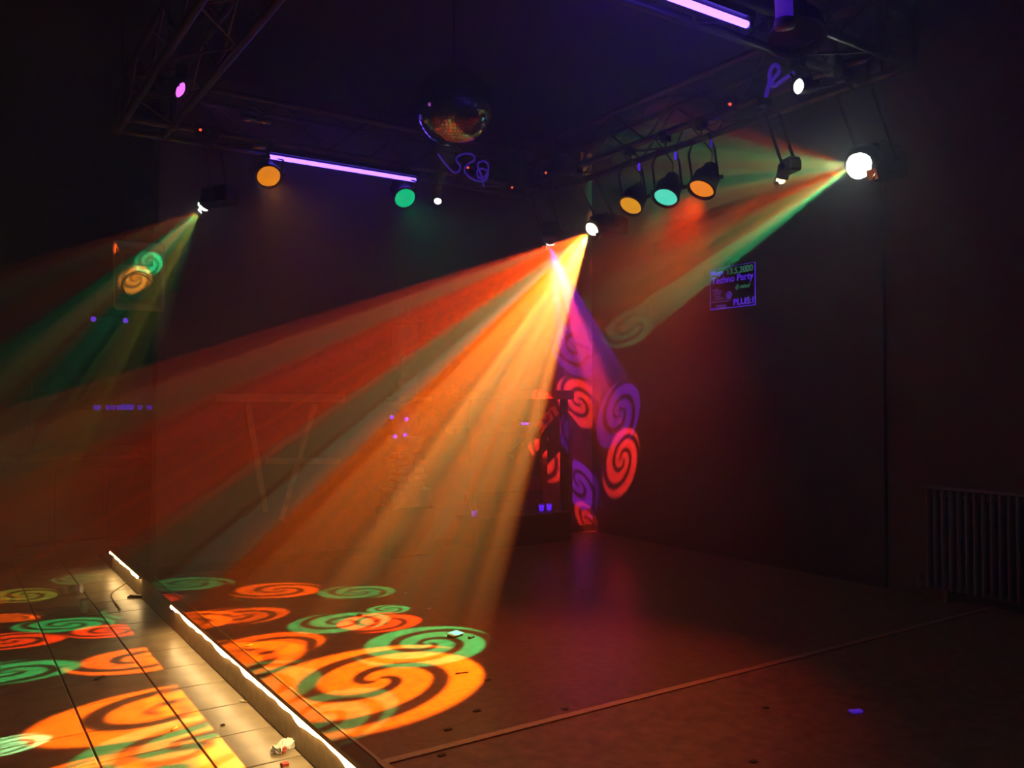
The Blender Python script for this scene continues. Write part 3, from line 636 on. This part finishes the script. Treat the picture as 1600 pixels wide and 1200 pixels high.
# crumpled cigarette packet
p = hit(442, 1172, 'z', 0)
pk = thing('cigarette_packet', 'crushed white and red cigarette packet on the tiles by the step', 'packet', p+Vector((0, 0, .002)), (0, 0, math.radians(35)))
def crumple(bm):
    box(bm, (0, 0, .012), (.10, .058, .024)); bmesh.ops.subdivide_edges(bm, edges=bm.edges[:], cuts=4, use_grid_fill=True); rnd = random.Random(3)
    for v in bm.verts:
        v.co += Vector((rnd.uniform(-.006, .006), rnd.uniform(-.005, .005), rnd.uniform(-.006, .009) if v.co.z > .003 else 0))
part('box', crumple, M_PAPER, pk)
part('flap', lambda bm: box(bm, (.055, 0, .02), (.03, .05, .003), Matrix.Rotation(-.5, 3, 'Y')), M_PAPER, pk)
part('red_band', lambda bm: box(bm, (-.03, -.026, .014), (.028, .012, .022)), M_RED, pk)
def bit(name, px, py, z, size, m, label, cat, yaw=0, grp=None, h=.01):
    q = hit(px, py, 'z', z)
    def f(bm):
        vs = box(bm, (0, 0, h/2), (size[0], size[1], h), Matrix.Rotation(yaw, 3, 'Z')); bmesh.ops.subdivide_edges(bm, edges=bm.edges[:], cuts=1, use_grid_fill=True)
        rnd = random.Random(int(px*7+py))
        for v in bm.verts: v.co += Vector((rnd.uniform(-.12, .12)*size[0], rnd.uniform(-.12, .12)*size[1], rnd.uniform(0, .3)*h if v.co.z > .001 else 0))
    o = part(name, f, m, None, loc=(q.x, q.y, z)); return tag(o, label, cat, grp)
def butt(px, py, z, yaw, label, ln=.045):
    q = hit(px, py, 'z', z); o = thing('cigarette_butt', label, 'cigarette butt', (q.x, q.y, z), (0, 0, yaw), 'cigarette butts on the floor')
    part('paper', lambda bm: rod(bm, (0, 0, .0045), (ln*.55, 0, .0045), .0045, 8), M_PAPER, o); part('filter', lambda bm: rod(bm, (-ln*.45, 0, .0045), (0, 0, .0045), .0046, 8), M_BUTT, o)
bit('paper_scrap', 445, 1196, 0, (.03, .025), M_RED, 'red paper scrap on the tiles below the cigarette packet', 'scrap')
butt(272, 1140, 0, .7, 'cigarette butt on the orange lit tiles'); butt(381, 1097, 0, 2.2, 'cigarette butt against the foot of the step')
butt(388, 1010, PZ, .3, 'cigarette butt on the dance floor close to the step'); butt(668, 952, PZ, -.3, 'cigarette butt on the dance floor beyond the white card'); butt(632, 928, PZ, .5, 'cigarette butt in the reddish part of the dance floor')
bit('leaf_scrap', 157, 1061, 0, (.06, .02), M_DARKBIT, 'dark curled scrap on the tiles between the swirls', 'scrap', .6)
bit('gum_spot', 348, 1133, 0, (.018, .015), M_DARKBIT, 'dark gum spot on the tiles lit by the rope light', 'spot', 0, None, .004)
bit('lighter', 214, 934, 0, (.13, .022), M_BPLASTIC, 'black stick lying on the tiles at the dark gap of the rope light', 'stick', -.55, None, .02)
q = hit(711, 994, 'z', PZ); fy = thing('card_box', 'white flat card box lying in the green light on the dance floor', 'card', q, (0, 0, math.radians(20)))
part('card_top', lambda bm: box(bm, (0, 0, .016), (.095, .06, .003), Matrix.Rotation(.12, 3, 'X')), M_PAPER, fy)
part('card_base', lambda bm: box(bm, (-.004, -.004, .006), (.085, .052, .012)), M_DARKBIT, fy)
bit('dark_scrap', 736, 997, PZ, (.035, .02), M_DARKBIT, 'small black scrap next to the white card box', 'scrap', .4)
bit('wood_stick', 722, 1052, PZ, (.065, .006), M_DARKBIT, 'thin dark stick on the orange swirl', 'stick', -.25, None, .005)
bit('dark_scrap', 562, 962, PZ, (.03, .025), M_DARKBIT, 'small black scrap in the green patch of the dance floor', 'scrap')
GB = 'dark spots on the worn floor'
for px, py in ((745, 1111), (763, 1063), (690, 1180), (1197, 1106), (1177, 1190), (883, 1108), (700, 1140)):
    bit('dirt_spot', px, py, PZ, (.03, .022), M_DARKBIT, 'small dark dirt spot on the floor beside the brass strip', 'dirt spot', 0, GB, .003)
for px, py in ((955, 887), (910, 923)): bit('paper_scrap', px, py, PZ, (.03, .02), M_BUTT, 'tiny pale scrap on the dark part of the dance floor', 'scrap', 0, 'tiny pale scraps', .004)
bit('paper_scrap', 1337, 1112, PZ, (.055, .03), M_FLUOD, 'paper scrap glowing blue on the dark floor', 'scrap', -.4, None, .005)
# bent straw on the lit tiles
sw = [hit(x, y, 'z', .006) for x, y in ((197, 911), (175, 925), (173, 931), (182, 944), (188, 952))]
tag(part('drinking_straw', lambda bm: tube(bm, smooth(sw, 2), .004, 6), mat('brown_straw', (.15, .08, .02), .5), None, True), 'bent brown drinking straw on the lit tiles beside the step', 'straw')
